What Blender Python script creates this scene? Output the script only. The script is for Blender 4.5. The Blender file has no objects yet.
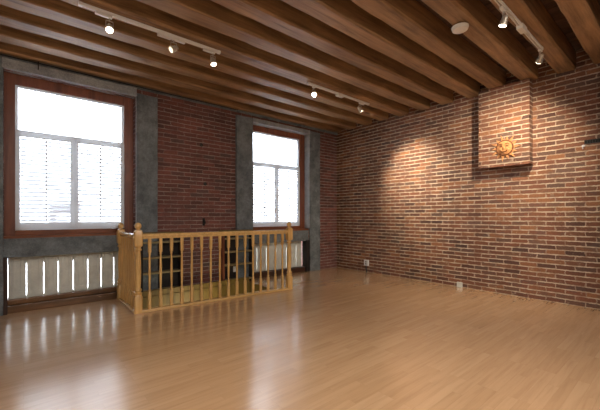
import bpy, bmesh, math, random
from mathutils import Vector, Matrix
random.seed(7)
sc = bpy.context.scene
COL = sc.collection
PI = math.pi

# ------------------------------------------------------------------ mesh helper
class MB:
    def __init__(self): self.bm = bmesh.new()
    def _xf(self, verts, m):
        if m is not None: bmesh.ops.transform(self.bm, matrix=m, verts=verts)
    def box(self, x0, x1, y0, y1, z0, z1, m=None):
        v = [self.bm.verts.new(p) for p in ((x0,y0,z0),(x1,y0,z0),(x1,y1,z0),(x0,y1,z0),(x0,y0,z1),(x1,y0,z1),(x1,y1,z1),(x0,y1,z1))]
        for f in ((0,3,2,1),(4,5,6,7),(0,1,5,4),(1,2,6,5),(2,3,7,6),(3,0,4,7)):
            self.bm.faces.new([v[i] for i in f])
        self._xf(v, m); return self
    def lathe(self, prof, seg=20, m=None, square=False):
        """prof: list of (r, z); optional 3rd value 's' makes that ring a square of half-width r"""
        rings = []; allv = []
        for p in prof:
            r, z = p[0], p[1]; sq = len(p) > 2
            ring = []
            for i in range(seg):
                a = 2*PI*(i+.5)/seg
                c, s = math.cos(a), math.sin(a)
                k = (r/max(abs(c), abs(s))) if sq else r
                if sq: k = min(k, r*1.33)
                ring.append(self.bm.verts.new((c*k, s*k, z)))
            rings.append(ring); allv += ring
        for a, b in zip(rings[:-1], rings[1:]):
            for i in range(seg):
                j = (i+1) % seg
                self.bm.faces.new((a[i], a[j], b[j], b[i]))
        self.bm.faces.new(rings[0][::-1]); self.bm.faces.new(rings[-1])
        self._xf(allv, m); return self
    def tube(self, pts, r, seg=8):
        pts = [Vector(p) for p in pts]; rings = []
        for i, p in enumerate(pts):
            d = (pts[min(i+1, len(pts)-1)] - pts[max(i-1, 0)]).normalized()
            up = Vector((0,0,1)) if abs(d.z) < .9 else Vector((1,0,0))
            a = d.cross(up).normalized(); b = d.cross(a).normalized()
            rings.append([self.bm.verts.new(p + a*r*math.cos(t) + b*r*math.sin(t)) for t in [2*PI*k/seg for k in range(seg)]])
        for a, b in zip(rings[:-1], rings[1:]):
            for i in range(seg):
                j = (i+1) % seg; self.bm.faces.new((a[i], a[j], b[j], b[i]))
        self.bm.faces.new(rings[0][::-1]); self.bm.faces.new(rings[-1]); return self
    def prism(self, poly, d0, d1, m=None):
        """poly in XZ, extruded along Y from d0 to d1"""
        a = [self.bm.verts.new((x, d0, z)) for x, z in poly]
        b = [self.bm.verts.new((x, d1, z)) for x, z in poly]
        n = len(poly)
        self.bm.faces.new(a); self.bm.faces.new(b[::-1])
        for i in range(n):
            j = (i+1) % n; self.bm.faces.new((a[j], a[i], b[i], b[j]))
        self._xf(a+b, m); return self
    def ball(self, c, r, sx=1, sy=1, sz=1, m=None):
        mm = Matrix.Translation(c) @ Matrix.Diagonal((sx, sy, sz, 1))
        if m is not None: mm = m @ mm
        bmesh.ops.create_uvsphere(self.bm, u_segments=16, v_segments=10, radius=r, matrix=mm); return self
    def build(self, name, mat, parent=None, loc=None, bevel=0, smooth=False, rot=None):
        bmesh.ops.recalc_face_normals(self.bm, faces=self.bm.faces[:])
        me = bpy.data.meshes.new(name); self.bm.to_mesh(me); self.bm.free()
        me.materials.append(mat)
        o = bpy.data.objects.new(name, me); COL.objects.link(o)
        if smooth:
            for p in me.polygons: p.use_smooth = True
            me.set_sharp_from_angle(angle=math.radians(40))
        if parent: o.parent = parent
        if loc: o.location = loc
        if rot: o.rotation_euler = rot
        if bevel:
            b = o.modifiers.new('bevel', 'BEVEL'); b.width = bevel; b.segments = 2; b.limit_method = 'ANGLE'
        return o

def empty(name, loc=(0,0,0), rz=0):
    o = bpy.data.objects.new(name, None); COL.objects.link(o)
    o.location = loc; o.rotation_euler = (0,0,rz); o.empty_display_size = .1
    return o
def tag(o, label=None, cat=None, group=None, kind=None):
    if label: o['label'] = label
    if cat: o['category'] = cat
    if group: o['group'] = group
    if kind: o['kind'] = kind
    return o
def struct(o, label=None, cat=None):
    o['kind'] = 'structure'
    if label: o['label'] = label
    if cat: o['category'] = cat
    return o
def copy_tree(o, parent=None):
    c = o.copy(); COL.objects.link(c); c.parent = parent
    for ch in [k for k in bpy.data.objects if k.parent == o]: copy_tree(ch, c)
    return c

# ------------------------------------------------------------------ materials
def srgb(r, g, b):
    f = lambda c: (c/255/12.92) if c/255 <= .04045 else ((c/255+.055)/1.055)**2.4
    return (f(r), f(g), f(b), 1)
class NT:
    def __init__(self, name):
        self.m = bpy.data.materials.new(name); self.m.use_nodes = True
        self.t = self.m.node_tree; self.n = self.t.nodes; self.l = self.t.links
        self.b = self.n['Principled BSDF']
    def add(self, typ, **kw):
        x = self.n.new(typ)
        for k, v in kw.items(): setattr(x, k, v)
        return x
    def link(self, a, b): self.l.new(a, b)
    def coord(self): return self.add('ShaderNodeTexCoord').outputs['Object']
    def world(self): return self.add('ShaderNodeNewGeometry').outputs['Position']
    def mapping(self, vec, scale=(1,1,1), loc=(0,0,0), rot=(0,0,0)):
        m = self.add('ShaderNodeMapping'); m.inputs['Scale'].default_value = scale
        m.inputs['Location'].default_value = loc; m.inputs['Rotation'].default_value = rot
        self.link(vec, m.inputs['Vector']); return m.outputs[0]
    def noise(self, vec, scale=5, detail=4, rough=.55, dist=0):
        n = self.add('ShaderNodeTexNoise'); n.inputs['Scale'].default_value = scale
        n.inputs['Detail'].default_value = detail; n.inputs['Roughness'].default_value = rough
        n.inputs['Distortion'].default_value = dist
        self.link(vec, n.inputs['Vector']); return n.outputs['Fac']
    def ramp(self, fac, stops, mode='LINEAR'):
        r = self.add('ShaderNodeValToRGB'); r.color_ramp.interpolation = mode
        e = r.color_ramp.elements
        while len(e) < len(stops): e.new(.5)
        for i, (p, c) in enumerate(stops): e[i].position = p; e[i].color = c
        self.link(fac, r.inputs['Fac']); return r.outputs['Color']
    def mix(self, fac, a, b, mode='MIX'):
        m = self.add('ShaderNodeMix', data_type='RGBA', blend_type=mode)
        for s, v in ((m.inputs[0], fac), (m.inputs[6], a), (m.inputs[7], b)):
            if isinstance(v, bpy.types.NodeSocket): self.link(v, s)
            else: s.default_value = v
        return m.outputs[2]
    def math(self, op, a, b=0.0, clamp=False):
        m = self.add('ShaderNodeMath', operation=op); m.use_clamp = clamp
        for s, v in ((m.inputs[0], a), (m.inputs[1], b)):
            if isinstance(v, bpy.types.NodeSocket): self.link(v, s)
            else: s.default_value = v
        return m.outputs[0]
    def bump(self, h, strength=.5, dist=.01):
        b = self.add('ShaderNodeBump'); b.inputs['Strength'].default_value = strength
        b.inputs['Distance'].default_value = dist
        self.link(h, b.inputs['Height']); self.link(b.outputs[0], self.b.inputs['Normal'])
    def out(self, color, rough=.6):
        if isinstance(color, bpy.types.NodeSocket): self.link(color, self.b.inputs['Base Color'])
        else: self.b.inputs['Base Color'].default_value = color
        if isinstance(rough, bpy.types.NodeSocket): self.link(rough, self.b.inputs['Roughness'])
        else: self.b.inputs['Roughness'].default_value = rough
        return self.m

def g(v): return (v, v, v, 1)

def brick_mat(name, stops, mortar_a, mortar_b, msize=.0065, soot=None, whiten=0.0):
    k = NT(name); p = k.world()
    s = k.add('ShaderNodeSeparateXYZ'); k.link(p, s.inputs[0])
    u = k.math('ADD', s.outputs[0], s.outputs[1])
    warp = k.noise(p, 3.0, 3); w2 = k.math('MULTIPLY', k.math('SUBTRACT', warp, .5), .018)
    warpb = k.noise(p, 30.0, 2); w3 = k.math('MULTIPLY', k.math('SUBTRACT', warpb, .5), .014)
    v = k.math('ADD', k.math('ADD', s.outputs[2], w2), w3)
    u = k.math('ADD', u, k.math('MULTIPLY', w3, 3))
    c = k.add('ShaderNodeCombineXYZ'); k.link(u, c.inputs[0]); k.link(v, c.inputs[1])
    br = k.add('ShaderNodeTexBrick'); k.link(c.outputs[0], br.inputs['Vector'])
    br.inputs['Color1'].default_value = g(0); br.inputs['Color2'].default_value = g(1); br.inputs['Mortar'].default_value = g(.5)
    br.inputs['Scale'].default_value = 1; br.inputs['Mortar Size'].default_value = msize
    br.inputs['Mortar Smooth'].default_value = .35; br.inputs['Bias'].default_value = 0
    br.inputs['Brick Width'].default_value = .215; br.inputs['Row Height'].default_value = .0665
    br.offset = .5
    base = k.ramp(br.outputs['Color'], stops)
    rows = k.add('ShaderNodeTexBrick'); k.link(c.outputs[0], rows.inputs['Vector'])
    rows.inputs['Scale'].default_value = 1; rows.inputs['Mortar Size'].default_value = msize*1.15
    rows.inputs['Mortar Smooth'].default_value = .3; rows.inputs['Brick Width'].default_value = 400.0; rows.inputs['Row Height'].default_value = .0665
    # broad tonal drift and fine speckle
    big = k.noise(p, 1.3, 3)
    base = k.mix(k.ramp(big, [(.35, g(0)), (.65, g(.8))]), base, k.mix(1.0, base, g(.55), 'MULTIPLY'))
    fine = k.noise(p, 55, 4, .7)
    base = k.mix(.55, base, k.ramp(fine, [(.25, g(.35)), (.75, g(1.5))]), 'MULTIPLY')
    med = k.noise(p, 6, 3, .7)
    if soot:
        sm = k.math('MULTIPLY', k.math('GREATER_THAN', k.noise(k.mapping(p, (1,1,3)), 2.3, 4, .7), .56), .35)
        base = k.mix(sm, base, soot)
    mort = k.mix(k.noise(p, 4, 4, .7), mortar_a, mortar_b)
    # mortar wears away / is thicker in places
    fac = k.math('MULTIPLY', k.math('MAXIMUM', k.math('MULTIPLY', br.outputs['Fac'], .6), rows.outputs['Fac']), k.ramp(med, [(.34, g(.3)), (.56, g(1))]))
    if whiten:
        ws = k.ramp(k.noise(p, 9, 5, .75), [(.60, g(0)), (.72, g(whiten))])
        fac = k.math('MAXIMUM', fac, ws)
    col = k.mix(fac, base, mort)
    h = k.math('ADD', k.math('MULTIPLY', k.math('SUBTRACT', 1.0, br.outputs['Fac']), 1.0), k.math('MULTIPLY', fine, .35))
    k.bump(h, .75, .008)
    return k.out(col, .82)

def wood(name, dark, light, axis='X', scale=1.0, rough=.45, streak=14, bump=.15, coat=0, knots=False):
    k = NT(name); p = k.coord()
    sc_ = {'X': (1.2, streak, streak), 'Y': (streak, 1.2, streak), 'Z': (streak, streak, 1.2)}[axis]
    oi = k.add('ShaderNodeObjectInfo').outputs['Random']
    cmb = k.add('ShaderNodeCombineXYZ')
    for i in range(3): k.link(k.math('MULTIPLY', oi, 37.0+i*11), cmb.inputs[i])
    va = k.add('ShaderNodeVectorMath', operation='ADD'); k.link(p, va.inputs[0]); k.link(cmb.outputs[0], va.inputs[1])
    q = k.mapping(va.outputs[0], tuple(c*scale for c in sc_))
    n1 = k.noise(q, 1.0, 6, .65, .4)
    n2 = k.noise(va.outputs[0], 2.0*scale, 3)
    col = k.ramp(n1, [(.28, dark), (.72, light)])
    col = k.mix(.5, col, k.ramp(n2, [(.3, g(.6)), (.7, g(1.25))]), 'MULTIPLY')
    k.bump(n1, bump, .004)
    if coat: k.b.inputs['Coat Weight'].default_value = coat; k.b.inputs['Coat Roughness'].default_value = .15
    return k.out(col, rough)

def plain(name, col, rough=.5, metal=0, emit=None, estr=0, nz=0, nscale=20):
    k = NT(name)
    c = col
    if nz:
        c = k.mix(1.0, col, k.ramp(k.noise(k.coord(), nscale, 4, .65), [(.3, g(1-nz)), (.7, g(1+nz*.4))]), 'MULTIPLY')
    k.b.inputs['Metallic'].default_value = metal
    if emit: k.b.inputs['Emission Color'].default_value = emit; k.b.inputs['Emission Strength'].default_value = estr
    return k.out(c, rough)

M = {}
M['brick_r'] = brick_mat('brick_warm',
    [(0.0, srgb(92,62,52)), (.15, srgb(118,76,58)), (.35, srgb(138,88,64)), (.55, srgb(124,80,62)), (.75, srgb(158,106,72)), (.88, srgb(122,86,68)), (1, srgb(108,80,68))],
    srgb(226,210,186), srgb(170,150,128), msize=.0078, soot=srgb(92,80,76), whiten=.45)
M['brick_w'] = brick_mat('brick_window_wall',
    [(0.0, srgb(98,66,62)), (.3, srgb(126,80,72)), (.6, srgb(140,88,78)), (.85, srgb(120,80,74)), (1, srgb(104,82,78))],
    srgb(190,180,172), srgb(138,122,116), msize=.0055, soot=srgb(78,60,58), whiten=.12)

def stone(name, a, b):
    k = NT(name); p = k.coord()
    n = k.noise(p, 5, 6, .7); f = k.noise(p, 60, 4, .7)
    c = k.ramp(n, [(.32, a), (.7, b)])
    c = k.mix(.6, c, k.ramp(f, [(.3, g(.55)), (.7, g(1.3))]), 'MULTIPLY')
    k.bump(k.math('ADD', n, k.math('MULTIPLY', f, .5)), .6, .012)
    return k.out(c, .8)
M['stone'] = stone('dark_stone', srgb(86,93,98), srgb(138,147,152))
M['stone_pale'] = stone('pale_stone', srgb(140,146,150), srgb(186,190,192))

def floor_mat():
    k = NT('laminate_floor'); p = k.world()
    br = k.add('ShaderNodeTexBrick'); k.link(p, br.inputs['Vector'])
    br.inputs['Color1'].default_value = g(0); br.inputs['Color2'].default_value = g(1); br.inputs['Mortar'].default_value = g(.5)
    br.inputs['Scale'].default_value = 1; br.inputs['Mortar Size'].default_value = .0008; br.inputs['Mortar Smooth'].default_value = .1
    br.inputs['Brick Width'].default_value = .62; br.inputs['Row Height'].default_value = .0655; br.offset = .37; br.offset_frequency = 3
    bands = k.ramp(br.outputs['Color'], [(0, srgb(198,158,116)), (.5, srgb(203,163,121)), (1, srgb(208,169,127))])
    off = k.add('ShaderNodeVectorMath', operation='MULTIPLY_ADD')
    k.link(br.outputs['Color'], off.inputs[0]); off.inputs[1].default_value = (7, 3, 0); k.link(p, off.inputs[2])
    gr = k.noise(k.mapping(off.outputs[0], (1.3, 18, 1)), 1.6, 5, .6, 0)
    c = k.mix(.34, bands, k.ramp(gr, [(.25, srgb(190,172,160)), (.55, g(1)), (.8, g(1.08))]), 'MULTIPLY')
    c = k.mix(k.math('MULTIPLY', br.outputs['Fac'], .2), c, srgb(120,74,46))
    k.b.inputs['Specular IOR Level'].default_value = .5; k.b.inputs['Coat Weight'].default_value = 1.0; k.b.inputs['Coat Roughness'].default_value = .18; k.b.inputs['Coat IOR'].default_value = 1.65
    return k.out(c, .26)
M['floor'] = floor_mat()
M['beam'] = wood('rough_sawn_beam', srgb(98,72,48), srgb(186,146,102), 'X', 1.0, .6, 16, .5)
M['plank'] = wood('ceiling_plank_wood', srgb(58,40,30), srgb(104,74,54), 'Y', 1.0, .7, 12, .5)
M['oak'] = wood('golden_oak', srgb(198,152,86), srgb(236,194,126), 'Z', 1.3, .32, 18, .08, .3)
M['oak_x'] = wood('golden_oak_rail', srgb(200,156,90), srgb(240,200,134), 'X', 1.3, .30, 18, .08, .3)
M['oak_y'] = wood('golden_oak_side_rail', srgb(200,156,90), srgb(240,200,134), 'Y', 1.3, .22, 18, .08, .5)
M['olive'] = wood('stairwell_panelling', srgb(92,76,34), srgb(144,118,58), 'Z', 1.2, .5, 10, .1)
M['frame_wood'] = wood('red_brown_window_wood', srgb(100,54,38), srgb(148,88,60), 'Z', 1.0, .4, 16, .15)
M['sill_wood'] = wood('red_brown_sill_wood', srgb(100,52,32), srgb(156,92,54), 'X', 1.0, .35, 16, .15)
M['base_wood'] = wood('worn_baseboard_wood', srgb(84,56,34), srgb(140,100,62), 'X', 1.0, .3, 12, .3)
M['dark_wood'] = wood('dark_post_wood', srgb(40,26,20), srgb(84,52,36), 'Z', 1.0, .5, 12, .3)
M['shelf_dark'] = plain('shelf_dark', srgb(38,32,30), .7, nz=.3)
M['shelf_edge'] = plain('shelf_edge', srgb(150,134,96), .5, nz=.2)
M['white'] = plain('white_paint', srgb(226,228,230), .45, nz=.06)
def translucent_white(name, col, fac):
    k = NT(name); k.out(col, .45)
    t = k.add('ShaderNodeBsdfTranslucent'); t.inputs[0].default_value = col
    mx = k.add('ShaderNodeMixShader'); mx.inputs[0].default_value = fac
    k.link(k.b.outputs[0], mx.inputs[1]); k.link(t.outputs[0], mx.inputs[2])
    k.link(mx.outputs[0], k.n['Material Output'].inputs[0]); return k.m
M['shutter'] = translucent_white('shutter_white', srgb(232,234,236), .32)
M['louvre'] = translucent_white('louvre_white', srgb(244,245,246), .5)
M['white_old'] = plain('aged_white_paint', srgb(222,224,216), .55, nz=.18, nscale=7)
M['plaster'] = plain('room_plaster', srgb(206,200,190), .8, nz=.05)
M['fix_white'] = plain('track_white', srgb(226,220,208), .4)
M['chrome'] = plain('satin_nickel', srgb(196,186,170), .3, .6)
M['black'] = plain('black_iron', srgb(26,24,24), .5, nz=.2)
M['terra'] = plain('terracotta', srgb(206,146,92), .8, nz=.3, nscale=40)
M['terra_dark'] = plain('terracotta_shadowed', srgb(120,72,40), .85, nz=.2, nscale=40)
M['cord'] = plain('black_cord', srgb(22,22,24), .5)
M['lamp_on'] = plain('lamp_glow', srgb(255,244,220), .4, emit=(1,.88,.68,1), estr=14)
M['lamp_glare'] = plain('lamp_glow_bright', srgb(255,250,240), .4, emit=(1,.95,.86,1), estr=60)
M['lamp_dim'] = plain('lamp_glow_side', srgb(240,225,200), .4, emit=(1,.85,.62,1), estr=1.2)
M['dark_void'] = plain('dark_slot', srgb(20,18,18), .9)

def glass_mat():
    k = NT('window_glass')
    n = k.n; n.remove(k.b)
    tr = n.new('ShaderNodeBsdfTransparent'); tr.inputs[0].default_value = (.97,.98,1,1)
    gl = n.new('ShaderNodeBsdfGlossy'); gl.inputs['Roughness'].default_value = .02
    fr = n.new('ShaderNodeFresnel'); fr.inputs[0].default_value = 1.45
    mx = n.new('ShaderNodeMixShader')
    k.l.new(fr.outputs[0], mx.inputs[0]); k.l.new(tr.outputs[0], mx.inputs[1]); k.l.new(gl.outputs[0], mx.inputs[2])
    k.l.new(mx.outputs[0], n['Material Output'].inputs[0])
    return k.m
M['glass'] = glass_mat()

# ------------------------------------------------------------------ dimensions
XW, YW, YF = 5.672, 5.386, 5.53       # brick wall face, window wall face, window plane
XL, YB, ZC = -2.2, -3.4, 3.42
TH = .4
BZ = 3.17                              # underside of beams

# ------------------------------------------------------------------ floor with stair opening
HX0, HX1, HY0, HY1 = 1.17, 3.16, 4.47, 5.20
fb = MB()
for x0, x1, y0, y1 in ((XL, HX0, YB, YW+TH), (HX1, XW, YB, YW+TH), (HX0, HX1, YB, HY0), (HX0, HX1, HY1, YW+TH)):
    fb.box(x0, x1, y0, y1, -.12, 0)
struct(fb.build('floor', M['floor']), 'glossy honey coloured laminate plank floor', 'floor')

st = empty('stairwell', (HX0, HY0, 0))
struct(st, 'olive brown wood lined stair opening behind the railing', 'stairwell')
W_, D_ = HX1-HX0, HY1-HY0
MB().box(.002, W_-.002, D_-.014, D_-.001, -1.6, -.0).box(.0, W_, D_-.001, D_+.014, .001, .085).build('far_panel', M['olive'], st)
MB().box(.001, .013, .001, D_-.015, -1.6, -.0).build('side_panel', M['olive'], st)
MB().box(W_-.013, W_-.001, .001, D_-.015, -1.6, -.0).build('side_panel', M['olive'], st)
MB().box(.002, W_-.002, .001, .013, -1.6, -.001).build('near_panel', M['olive'], st)
MB().box(-.03, W_+.03, -.02, D_+.02, -1.63, -1.6).build('lower_landing', M['olive'], st)
tr_ = MB()
for i in range(7): tr_.box(.02+i*.26, .02+(i+1)*.26, .014, D_-.016, -1.6, -1.55+.0+(6-i)*.12)
tr_.build('stair_steps', M['olive'], st)

# ------------------------------------------------------------------ walls
wr = MB().box(XW, XW+TH, YB, YW+TH, -.12, ZC).build('wall_right', M['brick_r'])
struct(wr, 'long warm red brick wall with pale mortar', 'wall')

W1 = (-.185, 1.29); W2 = (3.34, 4.775)       # window openings
for a, b, z, lb in ((W1[1], W2[0], -.12, 'dark red brick wall between the two windows'), (W2[1], XW, -.12, 'narrow strip of brick wall in the far corner'),
                 (XL, W1[0], -.12, 'brick wall to the left of the left window'), (W1[0], W1[1], 3.0, 'wall above the left window'), (W2[0], W2[1], 3.0, 'wall above the right window')):
    struct(MB().box(a, b, YW, YW+TH, z, ZC).build('wall_front', M['brick_w']), lb, 'wall')
struct(MB().box(XL-TH, XL, YB, YW+TH, -.12, ZC).build('wall_left', M['plaster']), 'plain pale plaster wall at the left', 'wall')
struct(MB().box(XL-TH, XW+TH, YB-TH, YB, -.12, ZC).build('wall_back', M['plaster']), 'plain pale plaster wall at the back', 'wall')

# ceiling boards
cb = MB()
x = XL
while x < XW:
    cb.box(x+.003, min(x+.145, XW), YB, YW+TH, ZC+random.uniform(0, .006), ZC+.04); x += .148
cb.box(XL, XW+TH, YB, YW+TH, ZC+.04, ZC+.1)
struct(cb.build('ceiling', M['plank']), 'dark ceiling boards above the beams', 'ceiling')

# stone around the windows
def trimpart(n, x0, x1, y0, y1, z0, z1, mat, label, cat='trim'):
    mb = MB()
    # rough face: subdivided box with jitter
    bm = mb.bm; nx = max(1, int((x1-x0)/.12)); nz = max(1, int((z1-z0)/.12))
    mb.box(x0, x1, y0, y1, z0, z1)
    bmesh.ops.subdivide_edges(bm, edges=bm.edges[:], cuts=max(2, min(20, max(nx, nz))), use_grid_fill=True)
    for v in bm.verts:
        if v.co.y < y1-.001:
            v.co += Vector((random.uniform(-.003, .003), random.uniform(-.004, .004), random.uniform(-.003, .003)))
    o = mb.build(n, mat, smooth=True)
    return struct(o, label, cat)
trimpart('trim_1', 1.305, 1.60, YW-.045, YW+.14, 0, 3.045, M['stone'], 'grey stone column to the right of the wide left window', 'column')
trimpart('trim_2', 2.985, 3.335, YW-.045, YW+.14, 0, 3.06, M['stone'], 'grey stone column to the left of the narrow right window', 'column')
trimpart('trim_3', 4.79, 5.085, YW-.045, YW+.14, 0, 3.06, M['stone'], 'grey stone column to the right of the narrow right window', 'column')
trimpart('trim_4', -.60, -.188, YW-.045, YW+.14, 0, 3.12, M['stone'], 'grey stone column at the left picture edge', 'column')
trimpart('trim_5', -.195, 1.30, YW-.05, YW+.14, 3.0, 3.12, M['stone_pale'], 'pale grey stone lintel over the left window', 'lintel')
trimpart('trim_6', 3.34, 4.785, YW-.05, YW+.14, 2.99, 3.07, M['stone_pale'], 'pale grey stone lintel over the right window', 'lintel')
trimpart('trim_7', -.195, 1.30, YW-.0, YW+.20, .69, .93, M['stone'], 'dark stone band under the left window sill', 'stone band')
trimpart('trim_8', 3.34, 4.785, YW-.0, YW+.20, .67, .90, M['stone'], 'dark stone band under the right window sill', 'stone band')
trimpart('trim_9', 4.766, 4.79, YW-.03, YW+.14, .95, 2.99, M['stone_pale'], 'pale narrow reveal strip beside the right window', 'trim')
trimpart('trim_10', 1.292, 1.306, YW-.03, YW+.14, .95, 2.99, M['stone_pale'], 'pale narrow reveal strip beside the left window', 'trim')
# dark timber plate and conduit along the top of the window wall
o = MB().box(XL, XW, YW-.03, YW+.02, 3.12, 3.17).build('trim_11', M['stone'])
struct(o, 'dark mortar ledge running above the windows', 'ledge')
o = MB().tube([(XL+.02, YW-.06, 3.145), (1.5, YW-.06, 3.14), (3.0, YW-.06, 3.145)], .008).build('conduit', M['black'])
MB().tube([(.145, YW-.06, 3.17), (.145, YW-.06, 3.06)], .006).build('hanger', M['black'], o)
tag(o, 'thin dark conduit running along the wall top above the left window', 'conduit')

# ------------------------------------------------------------------ windows
def window(n, x0, x1, z0, z1, fl, fr, ft, zr, label):
    """x0..x1 outer brown frame; fl, fr, ft frame widths"""
    w = empty(n, ((x0+x1)/2, YF, z0)); struct(w, label, 'window')
    cx = (x0+x1)/2; L = lambda x: x-cx; Z = lambda z: z-z0
    MB().box(L(x0), L(x0+fl), -.03, .06, 0, Z(z1)).box(L(x1-fr), L(x1), -.03, .06, 0, Z(z1)) \
        .box(L(x0+fl), L(x1-fr), -.03, .06, Z(z1-ft), Z(z1)).build('window_frame', M['frame_wood'], w, bevel=.004)
    MB().box(L(x0+fl), L(x1-fr), -.03, .06, .0, .065).build('bottom_frame', M['sill_wood'], w, bevel=.004)
    MB().box(L(x0)-.0, L(x1)+.0, -.15, .06, -.03, 0.0).build('window_sill', M['sill_wood'], w, bevel=.006)
    a, b, t = x0+fl, x1-fr, z1-ft
    MB().box(L(a), L(a+.03), .0, .05, .065, Z(t)).box(L(b-.03), L(b), .0, .05, .065, Z(t)) \
        .box(L(a+.03), L(b-.03), .0, .05, Z(t-.025), Z(t)).box(L(a+.03), L(b-.03), .0, .05, .065, .11) \
        .build('sash', M['shutter'], w, bevel=.003)
    MB().box(L(a+.03), L(b-.03), .035, .041, .11, Z(t-.025)).build('glass_pane', M['glass'], w)
    return a, b
a1, b1 = window('window_1', -.195, 1.292, .955, 3.015, .115, .125, .14, 2.3, 'wide left window in a red brown wood frame')
a2, b2 = window('window_2', 3.335, 4.765, .925, 3.0, .06, .135, .12, 2.28, 'narrow right window in a red brown wood frame')

def shutters(x0, x1, z0, z1, names, grp, seed):
    n = 2; wd = (x1-x0)/n
    for i in range(2):
        a, b = x0+i*wd+(.002 if i == 0 else .0005), x0+(i+1)*wd-(.0005 if i == 0 else .002)
        cx = (a+b)/2; h = z1-z0
        e = empty('window_shutter', (cx, YF-.012, z0)); tag(e, names[i], 'shutter', grp)
        hw = (b-a)/2; s = .046
        MB().box(-hw, -hw+s, -.014, .014, 0, h).box(hw-s, hw, -.014, .014, 0, h) \
            .box(-hw+s, hw-s, -.014, .014, 0, .095).box(-hw+s, hw-s, -.014, .014, h-.085, h).build('shutter_frame', M['shutter'], e, bevel=.002)
        lv = MB(); z = .12; 
        while z < h-.10:
            m = Matrix.Translation((0, 0, z)) @ Matrix.Rotation(math.radians(-26), 4, 'X')
            lv.box(-hw+s+.002, hw-s-.002, -.023, .023, -.004, .004, m); z += .052
        lv.build('louvres', M['louvre'], e)
        MB().box(-.006, .006, -.030, -.018, .12, h-.1).build('tilt_rod', M['shutter'], e)
shutters(a1, b1, 1.026, 2.305, ['left louvred white shutter panel in the wide left window', 'right louvred white shutter panel in the wide left window'], 'shutters of the left window', 1)
shutters(a2, b2, .997, 2.275, ['left louvred white shutter panel in the narrow right window', 'right louvred white shutter panel in the narrow right window'], 'shutters of the right window', 2)

# ------------------------------------------------------------------ white board screens below the windows
def board_screen(edges, zb, zt, label):
    x0, x1 = edges[0], edges[-1]
    e = empty('board_screen', ((x0+x1)/2, YF, zb)); tag(e, label, 'panelling', 'white board screens under the windows')
    cx = (x0+x1)/2; h = zt-zb
    for a, b in zip(edges[:-1], edges[1:]):
        a += .0045; b -= .0045; l, r = a-cx, b-cx; q = (r-l)
        mb = MB().box(l, r, -.01, .01, 0, h)
        mb.box(l+q*.22, l+q*.32, -.018, -.01, .10, h-.03).box(r-q*.32, r-q*.22, -.018, -.01, .10, h-.03)
        mb.box(l+.004, r-.004, -.02, -.01, .02, .09)
        mb.build('board', M['white_old'], e, bevel=.003)
    MB().box(x0-cx, x1-cx, .012, .03, h-.11, h).box(x0-cx, x1-cx, .012, .03, 0, .03).build('batten', M['white_old'], e)
board_screen([-.15, .031, .207, .363, .531, .701, .867, 1.028, 1.165, 1.29], .15, .70, 'white vertical board screen with light slits under the left window')
board_screen([3.34, 3.535, 3.761, 4.003, 4.272, 4.538, 4.70], .10, .68, 'white vertical board screen with light slits under the right window')
o = MB().box(-.19, 1.30, YW+.02, YW+.19, 0, .09).build('baseboard_front', M['base_wood'], bevel=.008); struct(o, 'worn brown wood baseboard under the left board screen', 'baseboard')
o2 = MB().box(-.19, 1.30, YW+.08, YW+.19, .09, .155).build('baseboard_ledge', M['base_wood'], o, bevel=.01)
o = MB().box(3.335, 4.785, YW+.02, YW+.19, 0, .10).build('baseboard_right', M['dark_wood'], bevel=.008); struct(o, 'dark wood baseboard under the right board screen', 'baseboard')
o = MB().box(-.205, -.15, YW-.03, YW+.1, 0, .70).build('corner_post', M['dark_wood'], bevel=.004); struct(o, 'dark wood post at the left end of the board screen', 'post')
o = MB().box(4.70, 4.79, YW-.03, YW+.12, 0, .68).build('corner_post', M['shelf_dark'], bevel=.004); struct(o, 'dark post at the right end of the board screen', 'post')

# ------------------------------------------------------------------ beams
def beam(yfar, w, label, shape=None):
    mb = MB(); bm = mb.bm
    L0, L1 = XL, XW+.02
    n = 46; rings = []
    r1 = random.uniform(-.008, .008); ph = random.uniform(0, 9)
    zb0 = BZ + random.uniform(-.008, .008)
    for i in range(n+1):
        x = L0+(L1-L0)*i/n
        wob = .006*math.sin(x*1.7+ph)+random.uniform(-.0035, .0035)
        wob2 = .005*math.sin(x*2.3+ph*2)+random.uniform(-.0035, .0035)
        zz = random.uniform(-.003, .003)
        c = .012+random.uniform(0, .01)
        y0, y1 = -w/2+wob, w/2+wob2
        pts = [(y0, ZC-zb0), (y0, c+zz), (y0+c, zz), (y1-c, zz), (y1, c+zz), (y1, ZC-zb0)]
        rings.append([bm.verts.new((x, a, b)) for a, b in pts])
    for a, b in zip(rings[:-1], rings[1:]):
        for i in range(len(a)):
            j = (i+1) % len(a); bm.faces.new((a[i], a[j], b[j], b[i]))
    bm.faces.new(rings[0]); bm.faces.new(rings[-1][::-1])
    o = mb.build('ceiling_beam', M['beam'], loc=(0, yfar-w/2, zb0), smooth=True)
    tag(o, label, 'beam', 'exposed timber ceiling beams')
ords = ['first', 'second', 'third', 'fourth', 'fifth', 'sixth', 'seventh', 'eighth', 'ninth', 'tenth', 'eleventh', 'twelfth', 'thirteenth']
bl = [(5.42, .17), (5.02, .21), (4.57, .21), (4.15, .21), (3.71, .22), (3.265, .21), (2.84, .21), (2.405, .21), (2.02, .20), (1.60, .20), (1.19, .20), (.81, .20), (.40, .20)]
for i, (y, w) in enumerate(bl):
    extra = {4: ', carrying the two left track lights', 9: ', carrying the smoke detector', 10: ', carrying the right track light'}.get(i, '')
    beam(y, w, ords[i]+' brown timber ceiling beam counted from the window wall'+extra)

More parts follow.
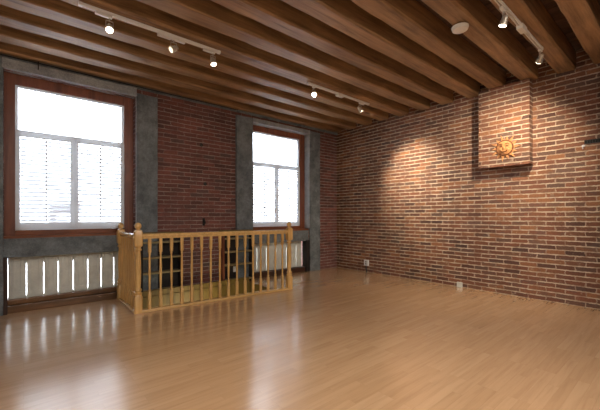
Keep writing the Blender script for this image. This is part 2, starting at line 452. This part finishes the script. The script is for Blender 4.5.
# ------------------------------------------------------------------ brick bump-out with sun
CX = 5.52
cm = MB().box(CX, XW+.01, 1.475, 2.16, 1.975, 3.17)
cm.box(CX-.004, XW+.01, 1.47, 2.165, 1.955, 1.99)
o = cm.build('chimney_breast', M['brick_r']); struct(o, 'short projecting brick chimney block high on the right wall', 'chimney')

struct(MB().box(5.1, XW+.01, -.5, .62, -.01, ZC).build('shadow_pier', M['brick_r']), 'added brick pier out of view that shades the right wall and floor', 'pier')  # added out of view to cast shade on the wall and floor here
SUN = MB()
# modelled in XZ facing -Y, then turned to face -X
mS = Matrix.Identity(4)
nr = 14
poly = []
for i in range(nr):
    a0 = 2*PI*i/nr
    R_ = .172 if i % 2 == 0 else .148
    poly += [(.095*math.cos(a0-PI/nr), .095*math.sin(a0-PI/nr)), (.108*math.cos(a0-.12), .108*math.sin(a0-.12)), (R_*math.cos(a0+.05), R_*math.sin(a0+.05)), (.112*math.cos(a0+.13), .112*math.sin(a0+.13))]
sun = empty('sun_ornament', (CX-.012, 1.786, 2.224)); sun.rotation_euler = (0, 0, -PI/2); sun.scale = (1.2, 1.1, 1.2)
tag(sun, 'terracotta sun face ornament with pointed rays hung on the brick block', 'wall ornament')
SUN.prism(poly, -.004, .010); SUN.build('sun_rays', M['terra'], sun, bevel=.003)
fc = MB().ball((0, 0, 0), .09, 1, .42, 1)
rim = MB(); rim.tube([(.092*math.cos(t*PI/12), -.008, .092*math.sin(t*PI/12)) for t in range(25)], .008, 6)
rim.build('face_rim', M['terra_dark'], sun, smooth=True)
fc.build('sun_face', M['terra'], sun, smooth=True)
ft = MB().ball((0, -.040, -.004), .013, .8, .9, 1.9)
for s in (-1, 1):
    ft.ball((s*.034, -.028, -.022), .021, 1, .7, .9)
    ft.tube([(s*.014, -.040, .038), (s*.034, -.037, .046), (s*.054, -.028, .036)], .0045)
ft.tube([(-.028, -.034, -.038), (-.012, -.040, -.048), (0, -.040, -.045), (.012, -.040, -.048), (.028, -.034, -.038)], .0055)
ft.ball((0, -.030, -.068), .012, 1.3, .7, .8)
ft.build('face_features', M['terra'], sun, smooth=True)
ey = MB()
for s in (-1, 1):
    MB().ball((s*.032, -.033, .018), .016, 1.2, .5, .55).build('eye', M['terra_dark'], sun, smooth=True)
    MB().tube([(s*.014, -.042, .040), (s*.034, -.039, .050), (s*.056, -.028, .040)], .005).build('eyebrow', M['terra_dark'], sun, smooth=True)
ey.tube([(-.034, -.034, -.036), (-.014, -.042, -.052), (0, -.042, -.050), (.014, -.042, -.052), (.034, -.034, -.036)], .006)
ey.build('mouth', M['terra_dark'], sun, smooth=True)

# ------------------------------------------------------------------ railing
rail_rz = math.atan2(4.25-4.42, 3.365-1.09)
P0 = Vector((1.09, 4.42)); P1 = Vector((3.355, 4.262)); RL = (P1-P0).length; rrz = math.atan2(P1.y-P0.y, P1.x-P0.x)
NEWEL = [(.046,.0,'s'),(.046,.205,'s'),(.040,.225),(.046,.235),(.046,.25),(.034,.262),(.044,.275),(.044,.29),(.030,.31),(.033,.36),(.037,.50),(.036,.62),(.030,.73),(.028,.765),(.042,.775),(.042,.79),(.032,.80),(.034,.815),(.046,.83,'s'),(.048,.85,'s'),(.048,1.0,'s'),(.040,1.025,'s'),(.024,1.035),(.022,1.045),(.034,1.055),(.040,1.075),(.036,1.10),(.022,1.115),(.004,1.121)]
def newel(loc, rz, label, s=1.0):
    o = MB().lathe(NEWEL, 24).build('newel_post', M['oak'], None, smooth=True)
    o.location = loc; o.rotation_euler = (0, 0, rz); o.scale = (1, 1, s)
    return o
BAL = [(.019,0,'s'),(.019,.20,'s'),(.014,.215),(.018,.225),(.018,.235),(.012,.25),(.014,.32),(.0165,.44),(.014,.58),(.011,.68),(.016,.69),(.012,.70),(.019,.715,'s'),(.019,.885,'s')]
rl = empty('stair_railing', (P0.x, P0.y, 0), rrz)
tag(rl, 'golden oak railing with turned balusters around the stair opening', 'railing')
def put(o, parent): o.parent = parent; return o
n1 = newel((0, 0, .0), 0, None); n1.parent = rl
n2 = newel((RL, 0, .0), 0, None, .985); n2.parent = rl
MB().box(.0, RL, -.045, .05, 0, .032).build('base_rail', M['oak_x'], rl, bevel=.006)
h = MB()
h.prism([(-.020, 0), (.020, 0), (.022, .018), (.033, .030), (.033, .048), (.022, .062), (-.022, .062), (-.033, .048), (-.033, .030), (-.022, .018)], 0, RL-.07)
h.build('handrail', M['oak_x'], rl, loc=(.035, 0, .918), rot=(0, 0, -PI/2)).rotation_euler = (0, 0, -PI/2)
b0 = None
# sixteen balusters spaced along the rail
f_, yaw = 328.5, math.radians(40.102)
for i in range(16):
    t = (i+1)*RL/17.0
    if b0 is None:
        b0 = MB().lathe(BAL, 16).build('baluster', M['oak'], rl, smooth=True); b = b0
    else:
        b = b0.copy(); COL.objects.link(b); b.parent = rl
    b.location = (t, 0, .032)
# short return to the wall
SL = .885
sd = empty('side_run', (0, 0, 0)); 
bpy.data.objects.remove(sd)
srz = PI/2 + .012 - rrz
def side(o): o.parent = rl; return o
cs, sn = math.cos(srz), math.sin(srz)
n3 = newel((SL*cs, SL*sn, 0), srz, None, .985); n3.parent = rl
MB().box(0, SL, -.045, .05, 0, .032).build('base_rail', M['oak_y'], rl, rot=(0, 0, srz), bevel=.006)
h = MB().prism([(-.020, 0), (.020, 0), (.022, .018), (.033, .030), (.033, .048), (.022, .062), (-.022, .062), (-.033, .048), (-.033, .030), (-.022, .018)], 0.03, SL-.03)
h.build('handrail', M['oak_y'], rl, loc=(0, 0, .918), rot=(0, 0, srz-PI/2))
for i in range(8):
    t = (i+1)*SL/9
    b = b0.copy(); COL.objects.link(b); b.parent = rl; b.location = (t*cs, t*sn, .032); b.rotation_euler = (0, 0, srz)

# ------------------------------------------------------------------ dark shelf units against the brick
def shelf_unit(x0, x1, label, post=False):
    e = empty('wall_shelf_unit', ((x0+x1)/2, 5.385, 0)); tag(e, label, 'shelf unit', 'dark shelf units behind the railing')
    hw = (x1-x0)/2
    MB().box(-hw+.02, hw-.02, -.012, -.002, .02, .93).build('back_panel', M['shelf_dark'], e)
    MB().box(-hw, -hw+.022, -.165, -.002, .0, .93).build('side_panel', M['frame_wood'] if post else M['shelf_dark'], e)
    MB().box(hw-.022, hw, -.165, -.002, .0, .93).build('side_panel', M['shelf_dark'], e)
    for z in (.06, .335, .565, .80):
        MB().box(-hw+.022, hw-.022, -.162, -.013, z-.012, z+.012).build('shelf', M['shelf_edge'], e)
    MB().box(-hw-.01, hw+.01, -.17, -.002, .93, .955).build('top_board', M['olive'], e)
shelf_unit(1.335, 1.95, 'dark open shelf unit behind the left end of the railing')
shelf_unit(2.66, 3.26, 'dark open shelf unit behind the right part of the railing', True)
e = empty('wall_outlet', (2.955, 5.365, .235)); tag(e, 'small white outlet inside the right dark shelf unit', 'outlet')
MB().box(-.03, .03, -.006, 0, -.05, .05).build('cover_plate', M['white'], e, bevel=.003)

# ------------------------------------------------------------------ right wall items
e = empty('wall_outlet', (XW-.002, 4.49, .20), PI/2*3); tag(e, 'white double outlet box low on the right brick wall', 'outlet')
MB().box(-.055, .055, -.035, 0, -.06, .06).build('outlet_box', M['white'], e, bevel=.004)
MB().box(-.012, .012, -.040, -.035, -.035, -.008).box(-.012, .012, -.040, -.035, .008, .035).build('socket', M['dark_void'], e)
MB().tube([(0, -.03, -.06), (0, -.028, -.14), (.01, -.02, -.197)], .014).build('conduit', M['cord'], e)
e = empty('wall_hook', (XW-.002, .91, 2.13), -PI/2); tag(e, 'small white hook on the right brick wall below the dark vent slot', 'hook')
MB().lathe([(.018, 0), (.018, .006), (.012, .012)], 14, Matrix.Rotation(PI/2, 4, 'X')).build('hook_plate', M['white'], e, smooth=True)
MB().tube([(0, -.01, 0), (0, -.035, -.004), (0, -.045, -.022), (0, -.035, -.04), (0, -.022, -.036)], .006).build('hook_arm', M['white'], e, smooth=True)
e = empty('wall_vent', (XW-.001, .79, 2.178), -PI/2); tag(e, 'dark narrow metal vent strip at the right picture edge', 'vent')
vm = MB().box(-.11, .11, -.006, 0, -.026, -.020).box(-.11, .11, -.006, 0, .020, .026)
for i in range(9): vm.box(-.11+i*.0262, -.103+i*.0262, -.006, 0, -.020, .020)
vm.build('vent_grille', M['black'], e)
MB().box(-.108, .108, -.002, 0, -.020, .020).build('vent_back', M['dark_void'], e)
e = empty('cable_cover', (XW-.002, 2.515, 0), -PI/2); tag(e, 'small pale box at the floor edge of the right brick wall', 'box')
MB().box(-.045, .045, -.03, 0, 0, .085).build('box_body', M['white_old'], e, bevel=.006)
# wall hooks on the window wall
e = empty('iron_bracket', (2.37, YW-.001, 1.10)); tag(e, 'black iron bracket on the brick just above the railing', 'bracket')
MB().box(-.02, .02, -.008, 0, -.06, .07).build('bracket_plate', M['black'], e, bevel=.003)
MB().tube([(0, -.008, .05), (0, -.05, .03), (0, -.06, -.01), (0, -.04, -.03)], .012).build('bracket_arm', M['black'], e, smooth=True)
for (x_, z_, lb) in ((2.325, 2.42, 'rusty iron stub high on the brick between the windows'), (2.395, 1.76, 'rusty iron stub at mid height on the brick between the windows')):
    o = MB().lathe([(.03, 0), (.03, .012), (.016, .014), (.016, .03)], 12, Matrix.Rotation(PI/2, 4, 'X')).build('wall_hook', M['black'], None, (x_, YW-.001, z_), smooth=True)
    tag(o, lb, 'hook')

# ------------------------------------------------------------------ smoke detector
e = empty('smoke_detector', (3.46, 1.535, BZ-.008)); tag(e, 'round white smoke detector under a ceiling beam', 'smoke detector')
MB().lathe([(.082, 0), (.082, -.012), (.078, -.022)], 32).build('mounting_base', M['fix_white'], e, smooth=True)
MB().lathe([(.076, -.022), (.074, -.034), (.05, -.042), (.012, -.043)], 32).build('detector_cap', M['fix_white'], e, smooth=True)

# ------------------------------------------------------------------ track lighting
def track(x0, x1, y, boxx, label):
    zt = BZ-.01
    e = empty('lighting_track', ((x0+x1)/2, y, zt)); tag(e, label, 'lighting track'); hw = (x1-x0)/2
    MB().box(-hw, hw, -.018, -.006, -.026, 0).box(-hw, hw, .006, .018, -.026, 0).box(-hw, hw, -.006, .006, -.012, 0).build('track_rail', M['fix_white'], e, bevel=.002)
    for s in (-1, 1): MB().box(s*hw-.015, s*hw+.015, -.02, .02, -.03, 0.002).build('end_cap', M['fix_white'], e, bevel=.003)
    MB().box(boxx-(x0+x1)/2-.07, boxx-(x0+x1)/2+.07, -.03, .03, -.055, -.004).build('power_feed_box', M['fix_white'], e, bevel=.005)
    return zt
def head(x, y, dx, aim, glow, label, drop=.115):
    """adapter box offset dx on the track, yoke and lamp aimed along `aim`"""
    zt = BZ-.012-.03
    e = empty('spotlight', (x, y, zt)); tag(e, label, 'spotlight', 'spotlights on the ceiling tracks')
    MB().box(min(0, dx)-.02, max(0, dx)+.02, -.016, .016, -.024, 0).build('adapter', M['fix_white'], e, bevel=.003)
    MB().tube([(0, 0, -.02), (0, 0, -.05)], .008).tube([(-.03, 0, -.05), (.03, 0, -.05)], .005).tube([(-.03, 0, -.05), (-.032, 0, -drop)], .004).tube([(.03, 0, -.05), (.032, 0, -drop)], .004).build('yoke', M['chrome'], e, smooth=True)
    a = Vector(aim).normalized()
    q = a.to_track_quat('Z', 'Y').to_matrix().to_4x4()
    m = Matrix.Translation((0, 0, -drop)) @ q
    MB().lathe([(.012, -.055), (.020, -.05), (.022, -.03), (.028, -.028), (.028, -.018), (.024, -.016), (.024, -.006), (.032, -.004), (.032, .008), (.028, .010), (.028, .018), (.036, .021), (.036, .036), (.032, .038)], 20, m).build('lamp_housing', M['chrome'], e, smooth=True)
    MB().lathe([(.030, .036), (.030, .040), (.012, .046)], 20, m).build('bulb', M[glow], e, smooth=True)
    return Vector((x, y, zt-drop)) + a*.06, a
TY = 3.60
track(.40, 1.775, TY, 1.15, 'long white lighting track on the beam at the upper left')
track(3.20, 4.58, TY, 3.86, 'white lighting track in the middle distance near the brick wall')
track(2.85, 4.60, 1.115, 3.92, 'white lighting track at the upper right')
spots = []
spots.append((head(.635, TY, -.10, (-.12, -.55, -.8), 'lamp_on', 'leftmost glowing spotlight on the long left track'), 22))
spots.append((head(1.245, TY, .10, (-.85, -.1, -.6), 'lamp_dim', 'spotlight turned away from us beside the feed box of the left track'), 10))
spots.append((head(1.70, TY, -.10, (.05, -.3, -.95), 'lamp_on', 'glowing spotlight at the right end of the long left track'), 22))
spots.append((head(3.30, TY, .0, (-.45, -.7, -.45), 'lamp_glare', 'dazzling bright spotlight at the left end of the middle track'), 40))
spots.append((head(4.36, TY, .08, (1.31, -.26, -1.12), 'lamp_on', 'spotlight aimed at the brick at the right end of the middle track'), 260))
spots.append((head(3.42, 1.115, -.05, (-.05, .3, -.95), 'lamp_on', 'glowing spotlight at the top edge beside the smoke detector'), 15))
spots.append((head(4.56, 1.115, .02, (.80, .85, -1.15), 'lamp_on', 'spotlight at the right end of the upper right track'), 200))
for (p, a), pw in spots:
    ld = bpy.data.lights.new('spot_lamp', 'SPOT'); ld.energy = pw; ld.color = (1, .84, .62)
    ld.spot_size = math.radians(115 if pw == 200 else 60); ld.spot_blend = 1; ld.shadow_soft_size = .012
    lo = bpy.data.objects.new('spot_lamp', ld); COL.objects.link(lo); lo.location = p
    lo.rotation_euler = a.to_track_quat('-Z', 'Y').to_euler()

# ------------------------------------------------------------------ outside
ext_wall = plain('pale_render', srgb(236,238,240), .9, nz=.04)
ext_dark = plain('grey_louvre', srgb(84,88,94), .8)
nb = empty('neighbour_building', (3.0, 9.2, 0)); tag(nb, 'pale overexposed building seen through the windows', 'building')
MB().box(-6.5, 7.5, 0, .3, -3, 2.4).box(1.2, 7.5, 0, .3, 2.4, 4.3).build('building_wall', ext_wall, nb)
for (x_, z_) in ((-1.2, 1.0), (3.3, 2.6), (4.8, 2.6), (3.0, .4), (5.2, .4)):
    wf = MB().box(x_, x_+.8, -.05, 0, z_, z_+1.1).build('window_frame', ext_wall, nb)
    MB().box(x_+.08, x_+.37, -.06, -.05, z_+.08, z_+1.02).box(x_+.43, x_+.72, -.06, -.05, z_+.08, z_+1.02).build('pane', plain('pane_grey', srgb(190,198,206), .3), wf)
ac = empty('ventilation_unit', (.56, 6.9, .70)); tag(ac, 'grey louvred ventilation unit outside the left window', 'ventilation unit')
MB().box(-.24, .22, 0, .35, 0, .78).build('unit_case', ext_wall, ac)
lv = MB()
for i in range(11):
    if i in (5, 6, 7): lv.box(-.22, -.14, -.02, 0, .05+i*.062, .085+i*.062)
    else: lv.box(-.22, .20, -.02, 0, .05+i*.062, .085+i*.062)
lv.build('louvre_slots', ext_dark, ac)
MB().box(-.2, -.15, .1, .2, -3.0, 0).box(.13, .18, .1, .2, -3.0, 0).build('unit_stand', ext_dark, ac)
struct(MB().box(-12, 20, YW+TH, 30, -3.1, -3.0).build('ground', plain('outdoor_ground', srgb(190,190,188), .9, nz=.1)), 'pale outdoor ground', 'ground')

# ------------------------------------------------------------------ light
w = bpy.data.worlds.new('sky'); sc.world = w; w.use_nodes = True
bg = w.node_tree.nodes['Background']; bg.inputs[0].default_value = (.84, .92, 1, 1); bg.inputs[1].default_value = 13.0
def area(name, loc, rot, sx, sy, power, col, portal=False):
    ld = bpy.data.lights.new(name, 'AREA'); ld.shape = 'RECTANGLE'; ld.size = sx; ld.size_y = sy; ld.energy = power; ld.color = col
    lo = bpy.data.objects.new(name, ld); COL.objects.link(lo); lo.location = loc; lo.rotation_euler = rot
    if portal: ld.cycles.is_portal = True
    return lo
area('window_portal', (.55, YF+.2, 2.0), (-PI/2, 0, 0), 1.5, 2.1, 1, (1,1,1), True)
area('window_portal', (4.05, YF+.2, 2.0), (-PI/2, 0, 0), 1.45, 2.1, 1, (1,1,1), True)
area('room_fill_light', (1.6, -2.2, 3.1), (math.radians(48), 0, math.radians(-12)), 3.0, 1.4, 55, (1, .93, .86))  # this and the next two: unseen fill lights added to brighten the room
area('room_fill_light', (1.5, .0, 3.1), (0, 0, 0), 3.0, 1.2, 70, (1, .93, .86))  # added fill pointing straight down to lift the floor
area('room_fill_light', (-.9, .6, 3.1), (math.radians(20), 0, math.radians(-50)), 1.0, 1.0, 30, (1, .93, .84))
ld = bpy.data.lights.new('stair_fill_light', 'AREA'); ld.energy = 5; ld.size = .5; ld.color = (1, .88, .62)  # added fill inside the opening to brighten the dark olive panels
lo = bpy.data.objects.new('stair_fill_light', ld); COL.objects.link(lo); lo.location = (2.1, 4.62, -.5); lo.rotation_euler = (math.radians(115), 0, 0)

# ------------------------------------------------------------------ camera
cd = bpy.data.cameras.new('camera'); cam = bpy.data.objects.new('camera', cd); COL.objects.link(cam)
cam.location = (0, 0, 1.2); cam.rotation_euler = (PI/2, 0, -math.radians(40.102))
cd.sensor_width = 36; cd.lens = 328.5*36/600; cd.shift_y = 11.32/600; cd.clip_start = .05
sc.camera = cam
sc.view_settings.view_transform = 'Standard'; sc.view_settings.look = 'None'
sc.view_settings.exposure = .15; sc.view_settings.gamma = 1
sc.cycles.use_denoising = True
sc.cycles.max_bounces = 8; sc.cycles.diffuse_bounces = 4; sc.cycles.transparent_max_bounces = 12
sc.cycles.sample_clamp_indirect = 6
